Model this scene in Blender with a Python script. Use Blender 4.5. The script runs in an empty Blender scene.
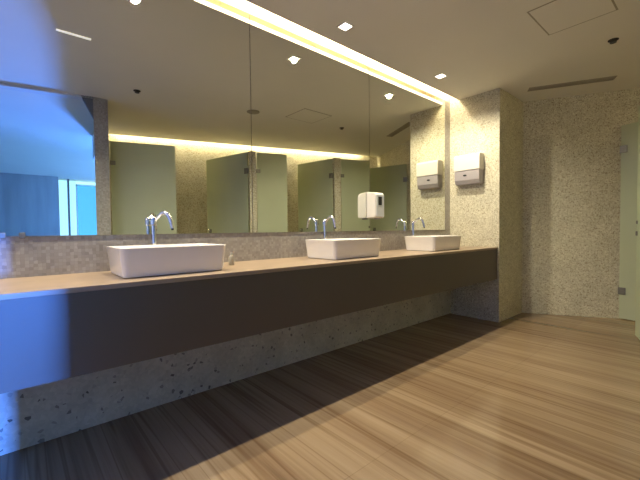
import bpy, bmesh, math, random
from mathutils import Vector, Matrix
random.seed(4)
scene = bpy.context.scene
COL = scene.collection
PI = math.pi

# ------------------------------------------------------------------ materials
def new_mat(name):
    m = bpy.data.materials.new(name); m.use_nodes = True
    nt = m.node_tree
    return m, nt, nt.nodes, nt.links, nt.nodes['Principled BSDF']

def ramp(N, stops, interp='LINEAR'):
    r = N.new('ShaderNodeValToRGB'); cr = r.color_ramp; cr.interpolation = interp
    while len(cr.elements) < len(stops): cr.elements.new(0.5)
    for e, (p, c) in zip(cr.elements, stops):
        e.position = p; e.color = (*c, 1)
    return r

def plain(name, col, rough=.5, metal=0.0, *, st=(1, 1, 1), var=.06, scale=18, spec=.5, emit=None, estr=0, coat=0):
    m, nt, N, L, b = new_mat(name)
    tc = N.new('ShaderNodeTexCoord'); no = N.new('ShaderNodeTexNoise')
    no.inputs['Scale'].default_value = scale; no.inputs['Detail'].default_value = 3
    mp = N.new('ShaderNodeMapping'); mp.inputs['Scale'].default_value = st
    L.new(tc.outputs['Object'], mp.inputs['Vector']); L.new(mp.outputs['Vector'], no.inputs['Vector'])
    r = ramp(N, [(.3, tuple(c*(1-var) for c in col)), (.7, tuple(min(1, c*(1+var)) for c in col))])
    L.new(no.outputs['Fac'], r.inputs['Fac']); L.new(r.outputs['Color'], b.inputs['Base Color'])
    b.inputs['Roughness'].default_value = rough; b.inputs['Metallic'].default_value = metal
    b.inputs['Specular IOR Level'].default_value = spec
    b.inputs['Coat Weight'].default_value = coat
    if emit:
        b.inputs['Emission Color'].default_value = (*emit, 1); b.inputs['Emission Strength'].default_value = estr
    return m

def mosaic(name, stops, grout, scale=55, rand=1.0, rough=.45, edge=.06, cloud=.12):
    """small stone chips set in grout: random tone per chip, dark specks, soft large-scale mottling"""
    m, nt, N, L, b = new_mat(name)
    tc = N.new('ShaderNodeTexCoord')
    v = N.new('ShaderNodeTexVoronoi'); v.inputs['Scale'].default_value = scale; v.inputs['Randomness'].default_value = rand
    e = N.new('ShaderNodeTexVoronoi'); e.feature = 'DISTANCE_TO_EDGE'
    e.inputs['Scale'].default_value = scale; e.inputs['Randomness'].default_value = rand
    L.new(tc.outputs['Object'], v.inputs['Vector']); L.new(tc.outputs['Object'], e.inputs['Vector'])
    sp = N.new('ShaderNodeSeparateColor'); L.new(v.outputs['Color'], sp.inputs['Color'])
    r = ramp(N, stops); L.new(sp.outputs['Red'], r.inputs['Fac'])
    er = ramp(N, [(0, (0, 0, 0)), (edge, (1, 1, 1))]); L.new(e.outputs['Distance'], er.inputs['Fac'])
    mx = N.new('ShaderNodeMix'); mx.data_type = 'RGBA'
    mx.inputs['A'].default_value = (*grout, 1)
    L.new(er.outputs['Color'], mx.inputs['Factor']); L.new(r.outputs['Color'], mx.inputs['B'])
    no = N.new('ShaderNodeTexNoise'); no.inputs['Scale'].default_value = 5; no.inputs['Detail'].default_value = 4
    L.new(tc.outputs['Object'], no.inputs['Vector'])
    nr = ramp(N, [(.35, (1-cloud,)*3), (.65, (1, 1, 1))]); L.new(no.outputs['Fac'], nr.inputs['Fac'])
    mu = N.new('ShaderNodeMix'); mu.data_type = 'RGBA'; mu.blend_type = 'MULTIPLY'; mu.inputs['Factor'].default_value = 1
    L.new(mx.outputs['Result'], mu.inputs['A']); L.new(nr.outputs['Color'], mu.inputs['B'])
    L.new(mu.outputs['Result'], b.inputs['Base Color'])
    bp = N.new('ShaderNodeBump'); bp.inputs['Strength'].default_value = .25; bp.inputs['Distance'].default_value = .003
    L.new(er.outputs['Color'], bp.inputs['Height']); L.new(bp.outputs['Normal'], b.inputs['Normal'])
    b.inputs['Roughness'].default_value = rough
    return m

def floor_mat():
    m, nt, N, L, b = new_mat('vein_cut_travertine')
    tc = N.new('ShaderNodeTexCoord')
    def streak(sx, sy, detail, dist=0.0):
        mp = N.new('ShaderNodeMapping'); mp.inputs['Scale'].default_value = (sx, sy, 1)
        mp.inputs['Rotation'].default_value = (0, 0, math.radians(-2.5))
        L.new(tc.outputs['Object'], mp.inputs['Vector'])
        n = N.new('ShaderNodeTexNoise'); n.inputs['Scale'].default_value = 1; n.inputs['Detail'].default_value = detail
        n.inputs['Roughness'].default_value = .62; n.inputs['Distortion'].default_value = dist
        L.new(mp.outputs['Vector'], n.inputs['Vector']); return n
    a = streak(5.5, .22, 8); c = streak(26, .5, 4); d = streak(1.1, .12, 2)
    ra = ramp(N, [(.28, (.17, .116, .068)), (.40, (.275, .193, .122)), (.52, (.33, .245, .155)), (.66, (.385, .293, .194))])
    L.new(a.outputs['Fac'], ra.inputs['Fac'])
    rc = ramp(N, [(.30, (.72, .68, .63)), (.46, (.93, .91, .89)), (.6, (1, 1, 1))]); L.new(c.outputs['Fac'], rc.inputs['Fac'])
    rd = ramp(N, [(.35, (.82, .79, .76)), (.6, (1, 1, 1))]); L.new(d.outputs['Fac'], rd.inputs['Fac'])
    m1 = N.new('ShaderNodeMix'); m1.data_type = 'RGBA'; m1.blend_type = 'MULTIPLY'; m1.inputs['Factor'].default_value = 1
    L.new(ra.outputs['Color'], m1.inputs['A']); L.new(rc.outputs['Color'], m1.inputs['B'])
    m2 = N.new('ShaderNodeMix'); m2.data_type = 'RGBA'; m2.blend_type = 'MULTIPLY'; m2.inputs['Factor'].default_value = 1
    L.new(m1.outputs['Result'], m2.inputs['A']); L.new(rd.outputs['Color'], m2.inputs['B'])
    e = streak(8, .11, 2)
    re_ = ramp(N, [(.47, (1, 1, 1)), (.5, (.70, .64, .58)), (.52, (1, 1, 1))]); L.new(e.outputs['Fac'], re_.inputs['Fac'])
    m2b = N.new('ShaderNodeMix'); m2b.data_type = 'RGBA'; m2b.blend_type = 'MULTIPLY'; m2b.inputs['Factor'].default_value = 1
    L.new(m2.outputs['Result'], m2b.inputs['A']); L.new(re_.outputs['Color'], m2b.inputs['B']); m2 = m2b
    # tile joints
    br = N.new('ShaderNodeTexBrick'); br.offset = 0; br.inputs['Scale'].default_value = 1
    br.inputs['Brick Width'].default_value = .62; br.inputs['Row Height'].default_value = 1.25
    br.inputs['Mortar Size'].default_value = .0022; br.inputs['Mortar Smooth'].default_value = .2
    br.inputs['Color1'].default_value = (1, 1, 1, 1); br.inputs['Color2'].default_value = (.93, .92, .915, 1)
    br.inputs['Mortar'].default_value = (.80, .78, .75, 1)
    L.new(tc.outputs['Object'], br.inputs['Vector'])
    m3 = N.new('ShaderNodeMix'); m3.data_type = 'RGBA'; m3.blend_type = 'MULTIPLY'; m3.inputs['Factor'].default_value = 1
    L.new(m2.outputs['Result'], m3.inputs['A']); L.new(br.outputs['Color'], m3.inputs['B'])
    L.new(m3.outputs['Result'], b.inputs['Base Color'])
    b.inputs['Roughness'].default_value = .13
    b.inputs['Specular IOR Level'].default_value = .34
    return m

def frosted(name, col):
    m, nt, N, L, b = new_mat(name)
    N.remove(b); out = N['Material Output']
    tc = N.new('ShaderNodeTexCoord'); no = N.new('ShaderNodeTexNoise'); no.inputs['Scale'].default_value = 3
    L.new(tc.outputs['Object'], no.inputs['Vector'])
    r = ramp(N, [(.3, tuple(c*.96 for c in col)), (.7, col)]); L.new(no.outputs['Fac'], r.inputs['Fac'])
    df = N.new('ShaderNodeBsdfDiffuse'); tr = N.new('ShaderNodeBsdfTranslucent'); gl = N.new('ShaderNodeBsdfGlossy')
    tp = N.new('ShaderNodeBsdfTransparent')
    gl.inputs['Roughness'].default_value = .25
    for n in (df, tr, tp): L.new(r.outputs['Color'], n.inputs['Color'])
    def mix(f, a, c):
        x = N.new('ShaderNodeMixShader'); x.inputs['Fac'].default_value = f
        L.new(a.outputs[0], x.inputs[1]); L.new(c.outputs[0], x.inputs[2]); return x
    x = mix(.42, df, tr); x = mix(.07, x, tp); x = mix(.05, x, gl)
    L.new(x.outputs[0], out.inputs['Surface'])
    return m

def pane_mat(name, tint):
    m, nt, N, L, b = new_mat(name)
    N.remove(b); out = N['Material Output']
    tp = N.new('ShaderNodeBsdfTransparent'); tp.inputs['Color'].default_value = (*tint, 1)
    gl = N.new('ShaderNodeBsdfGlossy'); gl.inputs['Roughness'].default_value = .02
    x = N.new('ShaderNodeMixShader'); fr = N.new('ShaderNodeFresnel'); fr.inputs['IOR'].default_value = 1.45
    L.new(fr.outputs[0], x.inputs['Fac']); L.new(tp.outputs[0], x.inputs[1]); L.new(gl.outputs[0], x.inputs[2])
    L.new(x.outputs[0], out.inputs['Surface'])
    return m

def emitter(name, col, s):
    m, nt, N, L, b = new_mat(name)
    b.inputs['Base Color'].default_value = (*col, 1)
    b.inputs['Emission Color'].default_value = (*col, 1); b.inputs['Emission Strength'].default_value = s
    return m

M = {}
M['floor'] = floor_mat()
M['ceiling'] = plain('painted_plasterboard', (.80, .775, .72), .85, var=.015, scale=2)
M['cove'] = plain('white_cove_paint', (.70, .63, .50), .8, var=.01)
M['chips'] = mosaic('cream_pebble_mosaic',
                    [(0, (.30, .25, .165)), (.09, (.43, .38, .265)), (.3, (.555, .52, .38)), (.6, (.62, .59, .45)), (1, (.76, .73, .60))],
                    (.52, .49, .375), 92, 1.0, .5, .05)
M['chips_fine'] = mosaic('grey_stone_mosaic',
                    [(0, (.33, .31, .285)), (.3, (.38, .36, .33)), (.7, (.42, .40, .37)), (1, (.48, .46, .43))],
                    (.33, .31, .285), 58, .25, .4, .05)
M['terrazzo'] = mosaic('pale_speckled_stone',
                    [(0, (.12, .11, .10)), (.03, (.36, .34, .31)), (.05, (.53, .52, .455)), (.5, (.59, .575, .505)), (1, (.65, .63, .56))],
                    (.56, .54, .50), 58, 1.0, .5, .03, .2)
M['worktop'] = plain('beige_stone', (.315, .235, .165), .38, var=.08, scale=9)
M['apron'] = plain('taupe_laminate', (.09, .070, .054), .38, var=.02, scale=3)
M['under'] = plain('dark_board', (.16, .13, .11), .7)
M['ceramic'] = plain('white_ceramic', (.86, .84, .82), .12, var=.01, coat=.3)
M['chrome'] = plain('polished_chrome', (.82, .82, .83), .08, 1.0, var=.02)
M['steel'] = plain('brushed_steel', (.27, .26, .235), .5, 1.0, var=.06)
M['dark'] = plain('black_plastic', (.02, .021, .022), .4)
M['gap'] = plain('dark_recess', (.035, .03, .026), .9)
M['slotgrey'] = plain('grey_grille', (.36, .33, .265), .6)
M['plastic'] = plain('white_plastic', (.70, .67, .63), .35, var=.01)
M['sidepl'] = plain('pale_grey_plastic', (.66, .70, .72), .35, var=.01)
M['greypl'] = plain('smoky_grey_plastic', (.36, .335, .35), .3, var=.02)
M['soap'] = plain('clear_pale_soap', (.36, .34, .29), .15, var=.03)
M['trim'] = plain('white_trim', (.80, .78, .74), .5, var=.01)
M['frost'] = frosted('frosted_green_glass', (.73, .79, .605))
M['marble'] = plain('veined_grey_stone', (.36, .34, .35), .4, var=.16, scale=4, st=(1, 1, .12))
M['bframe'] = plain('dark_window_metal', (.10, .12, .15), .5)
M['wframe'] = plain('white_window_frame', (.8, .82, .84), .5)
M['lobbyfloor'] = plain('pale_lobby_stone', (.55, .53, .5), .2, var=.05)
M['lobbywall'] = plain('lobby_plaster', (.72, .72, .72), .8, var=.02)
M['lens'] = emitter('lit_lamp_lens', (1, .86, .70), 14)
M['led'] = emitter('lit_led_strip', (1, .86, .60), 3)
M['linear'] = emitter('lit_slot', (1, .97, .92), .75)
M['pane'] = pane_mat('clear_pane', (.92, .97, 1))
M['tint'] = pane_mat('blue_tinted_pane', (.42, .68, .86))

def mirror_mat():
    m, nt, N, L, b = new_mat('silvered_glass')
    b.inputs['Base Color'].default_value = (.83, .85, .775, 1)
    b.inputs['Metallic'].default_value = 1; b.inputs['Roughness'].default_value = .0
    return m
M['mirror'] = mirror_mat()
M['mirror_edge'] = plain('mirror_glass_edge', (.30, .31, .26), .3)

# ------------------------------------------------------------------ mesh helpers
def bm_box(bm, a, b, mat=None):
    x0, y0, z0 = a; x1, y1, z1 = b
    vs = [bm.verts.new(p) for p in ((x0,y0,z0),(x1,y0,z0),(x1,y1,z0),(x0,y1,z0),(x0,y0,z1),(x1,y0,z1),(x1,y1,z1),(x0,y1,z1))]
    if mat is not None:
        for v in vs: v.co = mat @ v.co
    for f in ((0,3,2,1),(4,5,6,7),(0,1,5,4),(1,2,6,5),(2,3,7,6),(3,0,4,7)):
        bm.faces.new([vs[i] for i in f])
    return vs

def prism(bm, pts, z0, z1):
    lo = [bm.verts.new((x, y, z0)) for x, y in pts]; hi = [bm.verts.new((x, y, z1)) for x, y in pts]
    n = len(pts)
    bm.faces.new(lo[::-1]); bm.faces.new(hi)
    for i in range(n):
        bm.faces.new((lo[i], lo[(i+1) % n], hi[(i+1) % n], hi[i]))

def rings(bm, loops, cap0=True, cap1=True):
    vr = [[bm.verts.new(p) for p in lp] for lp in loops]
    n = len(vr[0])
    for a, b in zip(vr, vr[1:]):
        for i in range(n):
            bm.faces.new((a[i], a[(i+1) % n], b[(i+1) % n], b[i]))
    if cap0: bm.faces.new(vr[0][::-1])
    if cap1: bm.faces.new(vr[-1])

def circ(c, r, z, n=20):
    return [(c[0]+r*math.cos(2*PI*i/n), c[1]+r*math.sin(2*PI*i/n), z) for i in range(n)]

def lathe(bm, prof, c=(0, 0), n=20, cap0=True, cap1=True):
    rings(bm, [circ(c, r, z, n) for r, z in prof], cap0, cap1)

def tube(bm, path, rad, n=12):
    path = [Vector(p) for p in path]
    if not isinstance(rad, (list, tuple)): rad = [rad]*len(path)
    t0 = (path[1]-path[0]).normalized()
    up = Vector((1, 0, 0)) if abs(t0.x) < .9 else Vector((0, 1, 0))
    loops = []
    for i, p in enumerate(path):
        t = (path[min(i+1, len(path)-1)]-path[max(i-1, 0)]).normalized()
        u = (up - t*up.dot(t)).normalized(); v = t.cross(u); up = u
        loops.append([tuple(p+(u*math.cos(2*PI*k/n)+v*math.sin(2*PI*k/n))*rad[i]) for k in range(n)])
    rings(bm, loops)

def rrect(cx, cy, w, d, r, z, n=6):
    """rounded rectangle loop"""
    out = []
    for sx, sy, a0 in ((1, 1, 0), (-1, 1, PI/2), (-1, -1, PI), (1, -1, 1.5*PI)):
        for k in range(n+1):
            a = a0 + PI/2*k/n
            out.append((cx+sx*(w/2-r)+r*math.cos(a), cy+sy*(d/2-r)+r*math.sin(a), z))
    return out

def obj(name, bm, mat, parent=None, smooth=False, bevel=0, seg=2):
    bmesh.ops.recalc_face_normals(bm, faces=bm.faces)
    me = bpy.data.meshes.new(name); bm.to_mesh(me); bm.free()
    me.materials.append(mat)
    if smooth:
        for p in me.polygons: p.use_smooth = True
        me.set_sharp_from_angle(angle=math.radians(40))
    o = bpy.data.objects.new(name, me); COL.objects.link(o)
    if parent: o.parent = parent
    if bevel:
        md = o.modifiers.new('bevel', 'BEVEL'); md.width = bevel; md.segments = seg; md.limit_method = 'ANGLE'
    return o

def box(name, a, b, mat, parent=None, bevel=0, mtx=None):
    bm = bmesh.new(); bm_box(bm, a, b, mtx); return obj(name, bm, mat, parent, bevel=bevel)

def thing(name, label, cat, loc=(0, 0, 0), group=None, rotz=0):
    o = bpy.data.objects.new(name, None); COL.objects.link(o); o.location = loc; o.rotation_euler = (0, 0, rotz)
    o.empty_display_size = .05
    return tag(o, label, cat, group)
def tag(o, label, cat, group=None):
    o['label'] = label; o['category'] = cat
    if group: o['group'] = group
    return o
def struct(o):
    o['kind'] = 'structure'; return o
def copy_tree(o, loc, label):
    c = o.copy(); COL.objects.link(c); c.location = loc; c['label'] = label
    for ch in list(o.children):
        d = ch.copy(); COL.objects.link(d); d.parent = c
        for g in list(ch.children):
            e = g.copy(); COL.objects.link(e); e.parent = d
    return c

# ------------------------------------------------------------------ dimensions (metres; mirror wall is y=0)
ZC = 2.70; ZM = 1.085; ZT = .876; ZA = .507; CY = -.59; XR = 4.225; G = .12; YR = -.61
O = Vector((.95, -2.91)); U = Vector((.9537, .3009)); NN = Vector((.3009, -.9537))   # cubicle front line, and inwards
def sw(s, w):
    p = O+U*s+NN*w; return (p.x, p.y)
E0 = Vector((4.93, YR)); ED = Vector((.485, -.8745))
def ep(t, k=0):
    p = E0+ED*t+Vector((.8745, .485))*k; return (p.x, p.y)
ZG = 2.28; WB = 1.48
XL = -2.3

# ------------------------------------------------------------------ shell
bm = bmesh.new(); prism(bm, [(-4.2, .2), (7.4, .2), (7.4, -5.2), (4.8, -5.2), (4.8, -11), (-4.2, -11)], -.1, 0)
struct(obj('floor', bm, M['floor']))

# ceiling with a slot left open along the mirror wall and along the cubicles' rear wall
def online(x, w):   # y on the line w=const
    return (x, O.y + (w - (x-O.x)*NN.x)/NN.y)
bm = bmesh.new()
prism(bm, [(-4.2, -G), (7.4, -G), online(7.4, WB-.08), sw(-.35, WB-.08), sw(-.35, WB+.2), online(4.8, WB+.2), (4.8, -11), (-4.2, -11)], ZC, ZC+.03)
struct(obj('ceiling', bm, M['ceiling']))
struct(box('trim_1', (XL, -.40, 2.73), (XR, -.37, 2.95), M['cove']))                 # inner face of the mirror cove
bm = bmesh.new(); prism(bm, [sw(.05, WB-.42), sw(6, WB-.42), sw(6, WB-.39), sw(.05, WB-.39)], 2.73, 2.95)
struct(obj('trim_2', bm, M['cove']))
bm = bmesh.new(); prism(bm, [(-4.3, .3), (7.5, .3), (7.5, -5.3), (5, -5.3), (5, -11.1), (-4.3, -11.1)], 2.95, 3.05)
struct(obj('ceiling_upper', bm, M['cove']))

# mirror wall: pale speckled stone below the counter, grey mosaic behind it, white in the cove
struct(box('wall_mirror_side', (XL-.2, 0, 0), (XR+.1, .2, ZT-.03), M['terrazzo']))
struct(box('wall_splashback_side', (XL-.2, 0, ZT-.03), (XR+.1, .2, ZC), M['chips_fine']))
struct(box('wall_cove_side', (XL-.2, 0, ZC), (XR+.1, .2, 2.95), M['cove']))
# return wall at the counter's end, then the slanting end wall
bm = bmesh.new(); prism(bm, [(XR, .2), (XR, YR), (4.93, YR), (5.4, .2)], 0, 2.95)
struct(obj('wall_return_side', bm, M['chips']))
bm = bmesh.new(); prism(bm, [ep(0), ep(3.6), ep(3.6, .2), ep(-.2, .2), ep(-.2, .12)], 0, 2.95)
struct(obj('wall_end_side', bm, M['chips']))
# rear wall of the cubicles, pier wall between cubicles and lobby opening
bm = bmesh.new(); prism(bm, [sw(-.1, WB), sw(6.2, WB), sw(6.2, WB+.2), sw(-.1, WB+.2)], 0, 2.95)
struct(obj('wall_cubicle_side', bm, M['chips']))
bm = bmesh.new(); prism(bm, [(.728, -2.60), (.877, -2.60), (.928, -2.90), (.83, -2.93)], 0, 2.95)
struct(obj('wall_pier_side', bm, M['chips_fine']))
bm = bmesh.new(); prism(bm, [(.83, -2.93), (.928, -2.90), (1.42, -4.31), (1.312, -4.345)], 0, ZG+.01)
struct(obj('wall_partition_lobby_side', bm, M['chips']))
bm = bmesh.new(); prism(bm, [(.83, -2.93), (.928, -2.90), (1.175, -4.372), (1.295, -4.345), (1.36, -4.54), (1.0, -4.62)], ZG+.01, 2.95)   # made-up bulkhead, added to stop lobby light leaking over the partition
struct(obj('light_baffle', bm, M['chips']))
for k, (s0, s1) in enumerate(((1.80, 1.90), (3.21, 3.325))):
    bm = bmesh.new(); prism(bm, [sw(s0, 0), sw(s1, 0), sw(s1, WB), sw(s0, WB)], 0, ZG+.01)
    struct(obj('wall_partition_%s_side' % ('near', 'far')[k], bm, M['chips']))
# left closing wall
struct(box('wall_left_side', (XL-.2, -3.3, 0), (XL, 0, 2.95), M['chips']))
# opening to the lobby: header strip and corner gusset
J = Vector((.728, -2.60)); HD = Vector((-.98, -.19)).normalized(); HN = Vector((HD.y, -HD.x))
def hp(t, k=0):
    p = J+HD*t+Vector((.19, -.98))*k; return (p.x, p.y)
bm = bmesh.new(); prism(bm, [hp(0), hp(2.4), hp(2.4, .12), hp(0, .12)], ZC-.022, ZC+.2)
struct(obj('trim_3', bm, M['lobbywall']))
bm = bmesh.new()
a = [Vector((*hp(0, k), z)) for k in (0, .12) for z in (ZC, ZC-.25)] + [Vector((*hp(.12, k), ZC)) for k in (0, .12)]
v = [bm.verts.new(q) for q in a]
for f in ((0, 1, 4), (2, 5, 3), (0, 2, 3, 1), (1, 3, 5, 4), (0, 4, 5, 2)): bm.faces.new([v[i] for i in f])
struct(obj('trim_4', bm, M['bframe']))
bm = bmesh.new(); prism(bm, [hp(2.4), hp(3.4), hp(3.4, .12), hp(2.4, .12)], 0, 2.95)
struct(obj('wall_opening_side', bm, M['lobbywall']))
# lobby shell
struct(box('wall_lobby_left_side', (-4.2, -11, 0), (-4.0, -3, 2.95), M['lobbywall']))
struct(box('wall_lobby_right_side', (4.6, -11, 0), (4.8, -3.45, 2.95), M['lobbywall']))
struct(box('wall_lobby_far_side', (-4.2, -10.7, 0), (.95, -10.2, 2.95), M['marble']))
wf = struct(box('window_1', (1.19, -10.66, 0), (1.235, -10.56, ZC), M['bframe']))   # dark post with its lights
bm = bmesh.new()
for a, b in (((1.40, -10.64, 0), (1.43, -10.58, 2.56)), ((1.40, -10.64, 2.53), (4.58, -10.58, 2.56)), ((4.56, -10.64, 0), (4.6, -10.58, ZC)), ((3.75, -10.64, 0), (3.79, -10.58, 2.56)),
             ((.95, -10.64, 0), (4.6, -10.58, .04)), ((2.36, -10.64, 0), (2.40, -10.58, 2.56))):
    bm_box(bm, a, b)
obj('window_frame', bm, M['wframe'], wf)
bm = bmesh.new(); bm_box(bm, (.955, -10.615, .04), (1.19, -10.605, ZC)); bm_box(bm, (1.235, -10.615, .04), (1.40, -10.605, ZC)); bm_box(bm, (2.40, -10.615, .04), (3.75, -10.605, 2.53)); bm_box(bm, (3.79, -10.615, .04), (4.56, -10.605, 2.53))
obj('clear_pane', bm, M['pane'], wf)
box('tinted_pane', (1.43, -10.615, .04), (2.36, -10.605, 2.53), M['tint'], wf)

w2 = struct(box('fill_lamp_surround', (4.55, -9.2, 0), (4.6, -9.13, ZC), M['bframe']))     # made-up window surround on the unseen right wall, added for the lobby fill lamp
bm = bmesh.new()
for a, b in (((4.55, -4.67, 0), (4.6, -4.6, ZC)), ((4.55, -6.94, 0), (4.6, -6.88, ZC)), ((4.55, -9.13, 2.64), (4.6, -4.67, ZC)), ((4.55, -9.13, 0), (4.6, -4.67, .1))): bm_box(bm, a, b)
obj('window_frame', bm, M['wframe'], w2)  # remaining bars of the added surround

# ------------------------------------------------------------------ mirrors
def mirror(x0, x1, label, clips=()):
    t = thing('mirror_panel', label, 'mirror', ((x0+x1)/2, 0, ZM), 'frameless mirror panels along the vanity wall')
    h = (x1-x0)/2
    box('backing', (-h+.004, -.003, .002), (h-.004, 0, ZC-ZM-.004), M['mirror_edge'], t)
    bm = bmesh.new(); bm_box(bm, (-h, -.007, 0), (h, -.003, ZC-ZM-.002))
    obj('mirror_glass', bm, M['mirror'], t)
    for cx in clips:
        c = box('clip', (cx-(x0+x1)/2-.012, -.016, -.012), (cx-(x0+x1)/2+.012, -.0072, .018), M['steel'], t, bevel=.003)
mirror(-1.30, 1.342, 'wide frameless mirror panel at the left, reflecting the blue daylit lobby', clips=(-.052, .022))
mirror(1.347, 2.666, 'middle frameless mirror panel behind the second basin, reflecting frosted cubicle doors')
mirror(2.671, 4.085, 'frameless mirror panel at the far end, reflecting the paper towel dispenser')

# ------------------------------------------------------------------ vanity
van = thing('vanity_counter', 'long wall-hung vanity counter with beige stone top and deep taupe apron', 'counter', (1, -.3, ZA))
def rel(a, o=(1, -.3, ZA)): return tuple(p-q for p, q in zip(a, o))
box('worktop', rel((XL+.002, CY-.006, ZT-.022)), rel((XR-.002, -.001, ZT)), M['worktop'], van, bevel=.002)
box('apron', rel((XL+.002, CY, ZA)), rel((XR-.002, CY+.022, ZT-.0225)), M['apron'], van)
box('underside', rel((XL+.002, CY+.022, ZA+.02)), rel((XR-.002, -.001, ZA+.038)), M['under'], van)

def make_basin(loc, label):
    t = thing('wash_basin', label, 'basin', loc, 'white vessel basins on the vanity counter')
    W, Dp, Hh = .545, .372, .146
    bm = bmesh.new()
    L = [rrect(0, 0, W-.046, Dp-.046, .028, 0), rrect(0, 0, W-.034, Dp-.034, .032, .004), rrect(0, 0, W-.028, Dp-.028, .034, .016),
         rrect(0, 0, W-.003, Dp-.003, .036, Hh-.004), rrect(0, 0, W, Dp, .037, Hh-.002), rrect(0, 0, W-.003, Dp-.003, .036, Hh),
         rrect(0, 0, W-.020, Dp-.020, .03, Hh), rrect(0, 0, W-.026, Dp-.026, .028, Hh-.006), rrect(0, 0, W-.06, Dp-.06, .03, .05),
         rrect(0, 0, W-.13, Dp-.12, .05, .026), rrect(0, 0, .10, .08, .035, .018)]
    rings(bm, L)
    obj('bowl', bm, M['ceramic'], t, smooth=True)
    bm = bmesh.new(); lathe(bm, [(.024, .0185), (.024, .022), (.018, .024), (.006, .023)]); obj('drain', bm, M['chrome'], t, smooth=True)
    return t
bas = make_basin((.637, -.297, ZT+.0005), 'large white rectangular vessel basin nearest the camera')
copy_tree(bas, (2.018, -.290, ZT+.0005), 'white vessel basin in the middle, below the white soap dispenser')
copy_tree(bas, (3.335, -.30, ZT+.0005), 'white vessel basin at the far end beside the end wall')

def make_faucet(loc, label):
    t = thing('faucet', label, 'faucet', loc, 'chrome faucets behind the basins')
    bm = bmesh.new(); lathe(bm, [(.026, 0), (.026, .006), (.021, .010), (.015, .016), (.0135, .20), (.0135, .262)]); obj('column', bm, M['chrome'], t, smooth=True)
    bm = bmesh.new(); lathe(bm, [(.0135, .2625), (.0185, .267), (.0195, .285), (.0185, .306), (.012, .314), (.004, .316)]); obj('cap', bm, M['chrome'], t, smooth=True)
    bm = bmesh.new()
    P = [(0, -.010, .292), (0, -.026, .305), (0, -.046, .323), (0, -.066, .335), (0, -.085, .336), (0, -.101, .325), (0, -.114, .302), (0, -.124, .272), (0, -.131, .242)]
    tube(bm, P, [.009, .0095, .0105, .012, .0125, .012, .011, .010, .009]); sp = obj('spout', bm, M['chrome'], t, smooth=True)
    bm = bmesh.new(); tube(bm, [(0, -.1313, .2415), (0, -.1326, .232)], .0075); obj('aerator', bm, M['dark'], sp, smooth=True)
    return t
def swivel(t, deg):
    for ch in t.children:
        if ch.name.startswith('spout'): ch.rotation_euler = (0, 0, math.radians(deg))
fau = make_faucet((.632, -.062, ZT), 'chrome gooseneck faucet behind the nearest basin')
swivel(copy_tree(fau, (2.018, -.062, ZT), 'chrome gooseneck faucet behind the middle basin'), 0)
swivel(copy_tree(fau, (3.325, -.062, ZT), 'chrome gooseneck faucet behind the far-end basin'), 6)
swivel(fau, 34)

def make_pump(loc, label):
    t = thing('soap_bottle', label, 'soap bottle', loc, 'small soap bottles on the counter')
    bm = bmesh.new(); lathe(bm, [(.016, 0), (.018, .003), (.018, .050), (.013, .060), (.009, .064)]); obj('bottle', bm, M['soap'], t, smooth=True)
    bm = bmesh.new(); lathe(bm, [(.010, .064), (.010, .075), (.004, .076), (.004, .088)]); tube(bm, [(0, .003, .090), (0, -.020, .091), (0, -.030, .087)], .0045); obj('pump', bm, M['chrome'], t, smooth=True)
    return t
pm = make_pump((1.06, -.215, ZT), 'small soap bottle with pump on the counter between the two nearest basins')
copy_tree(pm, (2.475, -.215, ZT), 'small pale soap bottle just right of the middle basin')

# ------------------------------------------------------------------ dispensers
t = thing('soap_dispenser', 'white automatic soap dispenser mounted on the mirror above the middle basin', 'soap dispenser', (2.682, -.0072, 1.21))
bm = bmesh.new()
prof = [(0, 0), (-.105, 0), (-.118, .02), (-.118, .215), (-.100, .245), (0, .258)]
vl = [[bm.verts.new((x, y, z)) for y, z in prof] for x in (-.068, .068)]
bm.faces.new(vl[0]); bm.faces.new(vl[1][::-1])
for i in range(6): bm.faces.new((vl[0][i], vl[0][(i+1) % 6], vl[1][(i+1) % 6], vl[1][i]))
obj('casing', bm, M['plastic'], t, bevel=.008, seg=3)
box('face_plate', (-.056, -.122, .012), (.056, -.1178, .225), M['sidepl'], t, bevel=.002)
box('level_window', (-.030, -.1245, .122), (.020, -.1222, .205), M['dark'], t, bevel=.001)
box('nozzle', (-.02, -.10, -.012), (.02, -.06, -.0005), M['greypl'], t)

t = thing('paper_towel_dispenser', 'white and smoky grey paper towel dispenser on the pebbled wall at counter end', 'towel dispenser', (XR, -.275, 1.63))
bm = bmesh.new()
def quadbox(bm, y0, y1, zs, xs):
    lo = [bm.verts.new((x, y0, z)) for x, z in zip(xs, zs)]; hi = [bm.verts.new((x, y1, z)) for x, z in zip(xs, zs)]
    bm.faces.new(lo); bm.faces.new(hi[::-1]); n = len(lo)
    for i in range(n): bm.faces.new((lo[i], lo[(i+1) % n], hi[(i+1) % n], hi[i]))
quadbox(bm, -.160, .160, (.165, .165, .33, .355, .355), (0, -.122, -.120, -.105, 0))
obj('cover', bm, M['plastic'], t, bevel=.006, seg=3)
bm = bmesh.new(); quadbox(bm, -.154, .154, (0, 0, .05, .1645, .1645), (-.001, -.088, -.112, -.114, -.001))
lw = obj('tray', bm, M['greypl'], t, bevel=.005, seg=2)
bm = bmesh.new(); bmesh.ops.create_cone(bm, cap_ends=True, segments=20, radius1=.015, radius2=.015, depth=.004, matrix=Matrix.Translation((-.1155, .02, .105)) @ Matrix.Rotation(PI/2, 4, 'Y') @ Matrix.Diagonal((.7, 1.5, 1, 1)))
obj('lock', bm, M['dark'], lw)

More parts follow.
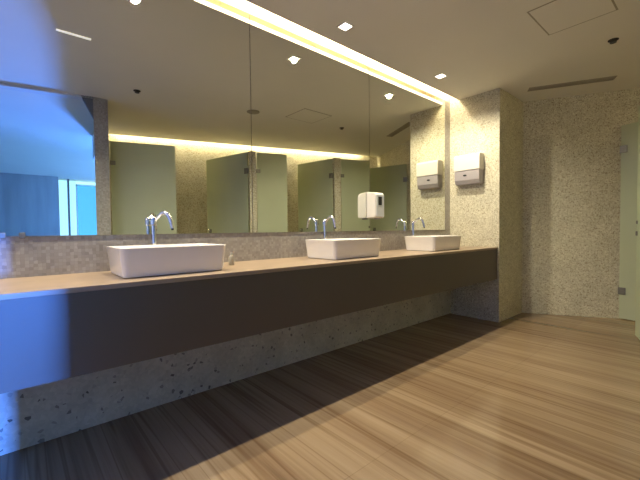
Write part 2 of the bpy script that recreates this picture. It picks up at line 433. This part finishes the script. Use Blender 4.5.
# ------------------------------------------------------------------ cubicle glass
def clip_box(bm, c, ax, ay, az=.028):   # small square clip centred on c, in a local frame
    bm_box(bm, (c[0]-ax, c[1]-ay, c[2]-az), (c[0]+ax, c[1]+ay, c[2]+az))
ANG = math.atan2(U.y, U.x)
def glass_panel(s0, s1, label, keeper=False):
    x, y = sw(s0+.012, .012)
    t = thing('glass_panel', label, 'glass panel', (x, y, 0), 'fixed frosted panels of the cubicle fronts', ANG)
    w = s1-s0-.014
    box('pane', (0, -.005, .012), (w, .005, ZG), M['frost'], t)
    for z in (.32, 2.0):
        bm = bmesh.new(); clip_box(bm, (.024, 0, z), .030, .014); obj('clip', bm, M['steel'], t, bevel=.003)
    if keeper:
        bm = bmesh.new(); clip_box(bm, (w-.022, 0, 1.14), .016, .013, .016); obj('latch_keeper', bm, M['steel'], t, bevel=.003)
        bm = bmesh.new(); clip_box(bm, (w-.018, 0, 1.03), .020, .015, .022); obj('handle', bm, M['steel'], t, bevel=.003)
    return t
glass_panel(-.014, .776, 'widest fixed frosted green panel, beside the grey mosaic pier at the lobby opening')
glass_panel(1.90, 2.39, 'fixed frosted panel right of the first open door in the mirror')
glass_panel(3.325, 3.90, 'fixed frosted panel by the second open door, seen in the mirror\'s far half', True)

def glass_door(hx, hy, dirv, width, label):
    """hinge point and the direction the open leaf points"""
    a = math.atan2(dirv[1], dirv[0])
    t = thing('glass_door', label, 'glass door', (hx, hy, 0), 'frosted cubicle doors standing open', a)
    box('pane', (.012, -.005, .015), (width, .005, ZG), M['frost'], t)
    for z in (.34, 2.0):
        bm = bmesh.new(); clip_box(bm, (.038, 0, z), .036, .015, .042); obj('hinge', bm, M['steel'], t, bevel=.003)
    bm = bmesh.new(); clip_box(bm, (width-.08, 0, 1.1), .03, .012, .03)
    lt = obj('latch', bm, M['steel'], t, bevel=.003)
    bm = bmesh.new(); bmesh.ops.create_uvsphere(bm, u_segments=14, v_segments=8, radius=.018, matrix=Matrix.Translation((width-.08, .028, 1.1)))
    bmesh.ops.create_uvsphere(bm, u_segments=14, v_segments=8, radius=.018, matrix=Matrix.Translation((width-.08, -.028, 1.1)))
    obj('knob', bm, M['chrome'], lt, smooth=True)
    return t
def dirof(p, q): return (q[0]-p[0], q[1]-p[1])
h = sw(1.785, .03); glass_door(h[0], h[1], dirof(h, (2.42, -3.42)), 1.0, 'open frosted door of the first cubicle, seen left of the first mirror seam')
h = sw(3.195, .03); glass_door(h[0], h[1], dirof(h, (3.885, -2.72)), .80, 'open frosted door of the second cubicle, seen above the middle basin in the mirror')
hw = ep(1.0, -.02); glass_door(hw[0], hw[1], dirof(hw, (5.22, -2.2)), .74, 'open frosted door hinged on the slanting end wall at the right edge')

# ------------------------------------------------------------------ ceiling fittings
def downlight(x, label):
    t = thing('downlight', label, 'ceiling light', (x, -.345, ZC), 'square recessed downlights over the counter')
    bm = bmesh.new()
    s, i = .050, .038
    for a, b in (((-s, -s), (s, -i)), ((-s, i), (s, s)), ((-s, -i), (-i, i)), ((i, -i), (s, i))):
        bm_box(bm, (*a, -.006), (*b, 0))
    obj('frame', bm, M['trim'], t)
    box('lens', (-i, -i, -.003), (i, i, -.0005), M['lens'], t)
    return t
dl = downlight(2.005, 'square lit downlight in the ceiling, larger of the two in direct view')
copy_tree(dl, (3.412, -.345, ZC), 'square lit downlight in the ceiling near the end wall')
copy_tree(dl, (.655, -.345, ZC), 'square lit downlight above the nearest basin, seen only in the mirror')
copy_tree(dl, (-.75, -.345, ZC), 'added square downlight over the counter, out of view to the left')  # unseen extra fitting, added to light the counter's left end

def sprinkler(x, y, label):
    t = thing('sprinkler', label, 'sprinkler', (x, y, ZC), 'ceiling sprinklers')
    bm = bmesh.new(); lathe(bm, [(.038, 0), (.038, -.004), (.026, -.008), (.010, -.009)]); obj('rosette', bm, M['gap'], t, smooth=True)
    bm = bmesh.new(); lathe(bm, [(.012, -.009), (.012, -.018), (.024, -.020), (.024, -.024)]); obj('head', bm, M['dark'], t, smooth=True)
    return t
sp = sprinkler(3.92, -1.67, 'small dark sprinkler in the ceiling above the end wall door')
copy_tree(sp, (1.08, -2.08, ZC), 'small dark sprinkler seen in the mirror near the lobby opening')

bm = bmesh.new(); lathe(bm, [(.085, 0), (.085, -.006), (.075, -.011), (.02, -.013)], n=28)
o = obj('ceiling_speaker', bm, M['slotgrey'], smooth=True); o.location = (2.46, -1.88, ZC)
tag(o, 'round dark ceiling speaker seen in the mirror at the first seam', 'speaker')

t = thing('access_panel', 'flush square access panel in the ceiling at the upper right', 'access panel', (3.16, -1.56, ZC))
bm = bmesh.new()
x0, x1, y0, y1, g = -.245, .245, -.225, .225, .012
for a, b in (((x0, y0), (x1, y0+g)), ((x0, y1-g), (x1, y1)), ((x0, y0+g), (x0+g, y1-g)), ((x1-g, y0+g), (x1, y1-g))):
    bm_box(bm, (*a, -.0015), (*b, 0))
obj('joint', bm, M['slotgrey'], t)
box('flap', (x0+g, y0+g, -.003), (x1-g, y1-g, 0), M['ceiling'], t)

a, b = Vector((4.54, -.80)), Vector((4.92, -1.52))
c = (a+b)/2; ln = (b-a).length
t = thing('air_diffuser', 'long grey slot air diffuser in the ceiling along the end wall', 'air vent', (c.x, c.y, ZC), rotz=math.atan2((b-a).y, (b-a).x))
box('throat', (-ln/2, -.058, -.004), (ln/2, .058, 0), M['slotgrey'], t)
bm = bmesh.new()
for k in (-.03, 0, .03): bm_box(bm, (-ln/2+.005, k-.003, -.012), (ln/2-.005, k+.003, -.0042))
obj('blade', bm, M['slotgrey'], t)
t = tag(box('linear_light', (.28, -1.165, ZC-.006), (.51, -1.140, ZC), M['linear']), 'thin white lit slot in the ceiling, reflected at the mirror\'s upper left', 'ceiling light')

# cove lights
box_ = box('cove_light', (XL+.05, -.062, 2.835), (XR-.02, -.002, 2.850), M['led'])
tag(box_, 'continuous warm strip light in the ceiling slot above the mirrors', 'strip light')
bm = bmesh.new(); prism(bm, [sw(-.20, WB-.06), sw(4.6, WB-.06), sw(4.6, WB-.002), sw(-.20, WB-.002)], 2.835, 2.85)
tag(obj('cove_light', bm, M['led']), 'warm strip light in the ceiling slot behind the cubicles, seen in the mirror', 'strip light')

# ------------------------------------------------------------------ lights
def lamp(name, kind, loc, power, col, rot=(0, 0, 0), **kw):
    l = bpy.data.lights.new(name, kind); l.energy = power; l.color = col
    for k, v in kw.items(): setattr(l, k, v)
    o = bpy.data.objects.new(name, l); COL.objects.link(o); o.location = loc; o.rotation_euler = rot
    return o
WARM = (1, .89, .66)
for x in (-.75, .655, 2.005, 3.412):  # the leftmost spot serves the added, unseen downlight
    lamp('downlight_beam', 'SPOT', (x, -.345, ZC-.016), 105, WARM, spot_size=math.radians(156), spot_blend=.5, shadow_soft_size=.022)
lamp('cove_beam', 'AREA', ((XL+XR)/2, -.034, 2.83), 62, (1, .86, .60), shape='RECTANGLE', size=XR-XL-.1, size_y=.05)
cc = sw(2.2, WB-.035)
lamp('cove_beam', 'AREA', (cc[0], cc[1], 2.83), 105, (1, .86, .60), (0, 0, ANG), shape='RECTANGLE', size=4.7, size_y=.05)
# daylight entering through the lobby window
d = Vector((-2.9, 10.2, 0)).normalized()
lamp('day_and_fill_light', 'AREA', (3.35, -10.72, .55), 2500, (.08, .25, 1), Vector((d.x, d.y, -.30)).to_track_quat('-Z', 'Y').to_euler(), shape='RECTANGLE', size=.6, size_y=.9, spread=math.radians(80))

lamp('day_and_fill_light', 'AREA', (4.54, -6.9, 1.4), 240, (.06, .32, 1), (0, PI/2, 0), shape='RECTANGLE', size=2.4, size_y=4.4)  # fill lamp added to brighten the lobby, set at the made-up window

w = bpy.data.worlds.new('World'); scene.world = w; w.use_nodes = True
bg = w.node_tree.nodes['Background']; bg.inputs['Color'].default_value = (.40, .78, 1, 1); bg.inputs['Strength'].default_value = 2.2

# ------------------------------------------------------------------ camera
f, yaw, pitch, roll, D = 351.72, .7117, -.0289, -.0111, 2.3351
fw = Vector((math.sin(yaw)*math.cos(pitch), math.cos(yaw)*math.cos(pitch), math.sin(pitch)))
r0 = Vector((math.cos(yaw), -math.sin(yaw), 0)); u0 = r0.cross(fw)
r = r0*math.cos(roll)+u0*math.sin(roll); u = -r0*math.sin(roll)+u0*math.cos(roll)
cam = bpy.data.cameras.new('Camera'); co = bpy.data.objects.new('Camera', cam); COL.objects.link(co)
mt = Matrix((r, u, -fw)).transposed().to_4x4(); mt.translation = Vector((0, -D, 1.1))
co.matrix_world = mt
cam.sensor_fit = 'HORIZONTAL'; cam.sensor_width = 36; cam.lens = f/640*36; cam.clip_start = .02
scene.camera = co

vs = scene.view_settings
scene.display_settings.display_device = 'sRGB'
vs.view_transform = 'Standard'; vs.look = 'None'; vs.gamma = 1; vs.use_curve_mapping = False; vs.exposure = -.14
cy = scene.cycles
cy.use_denoising = True; cy.max_bounces = 12; cy.diffuse_bounces = 6; cy.glossy_bounces = 6; cy.transparent_max_bounces = 12; cy.transmission_bounces = 6
cy.sample_clamp_indirect = 40; cy.caustics_reflective = False; cy.caustics_refractive = False
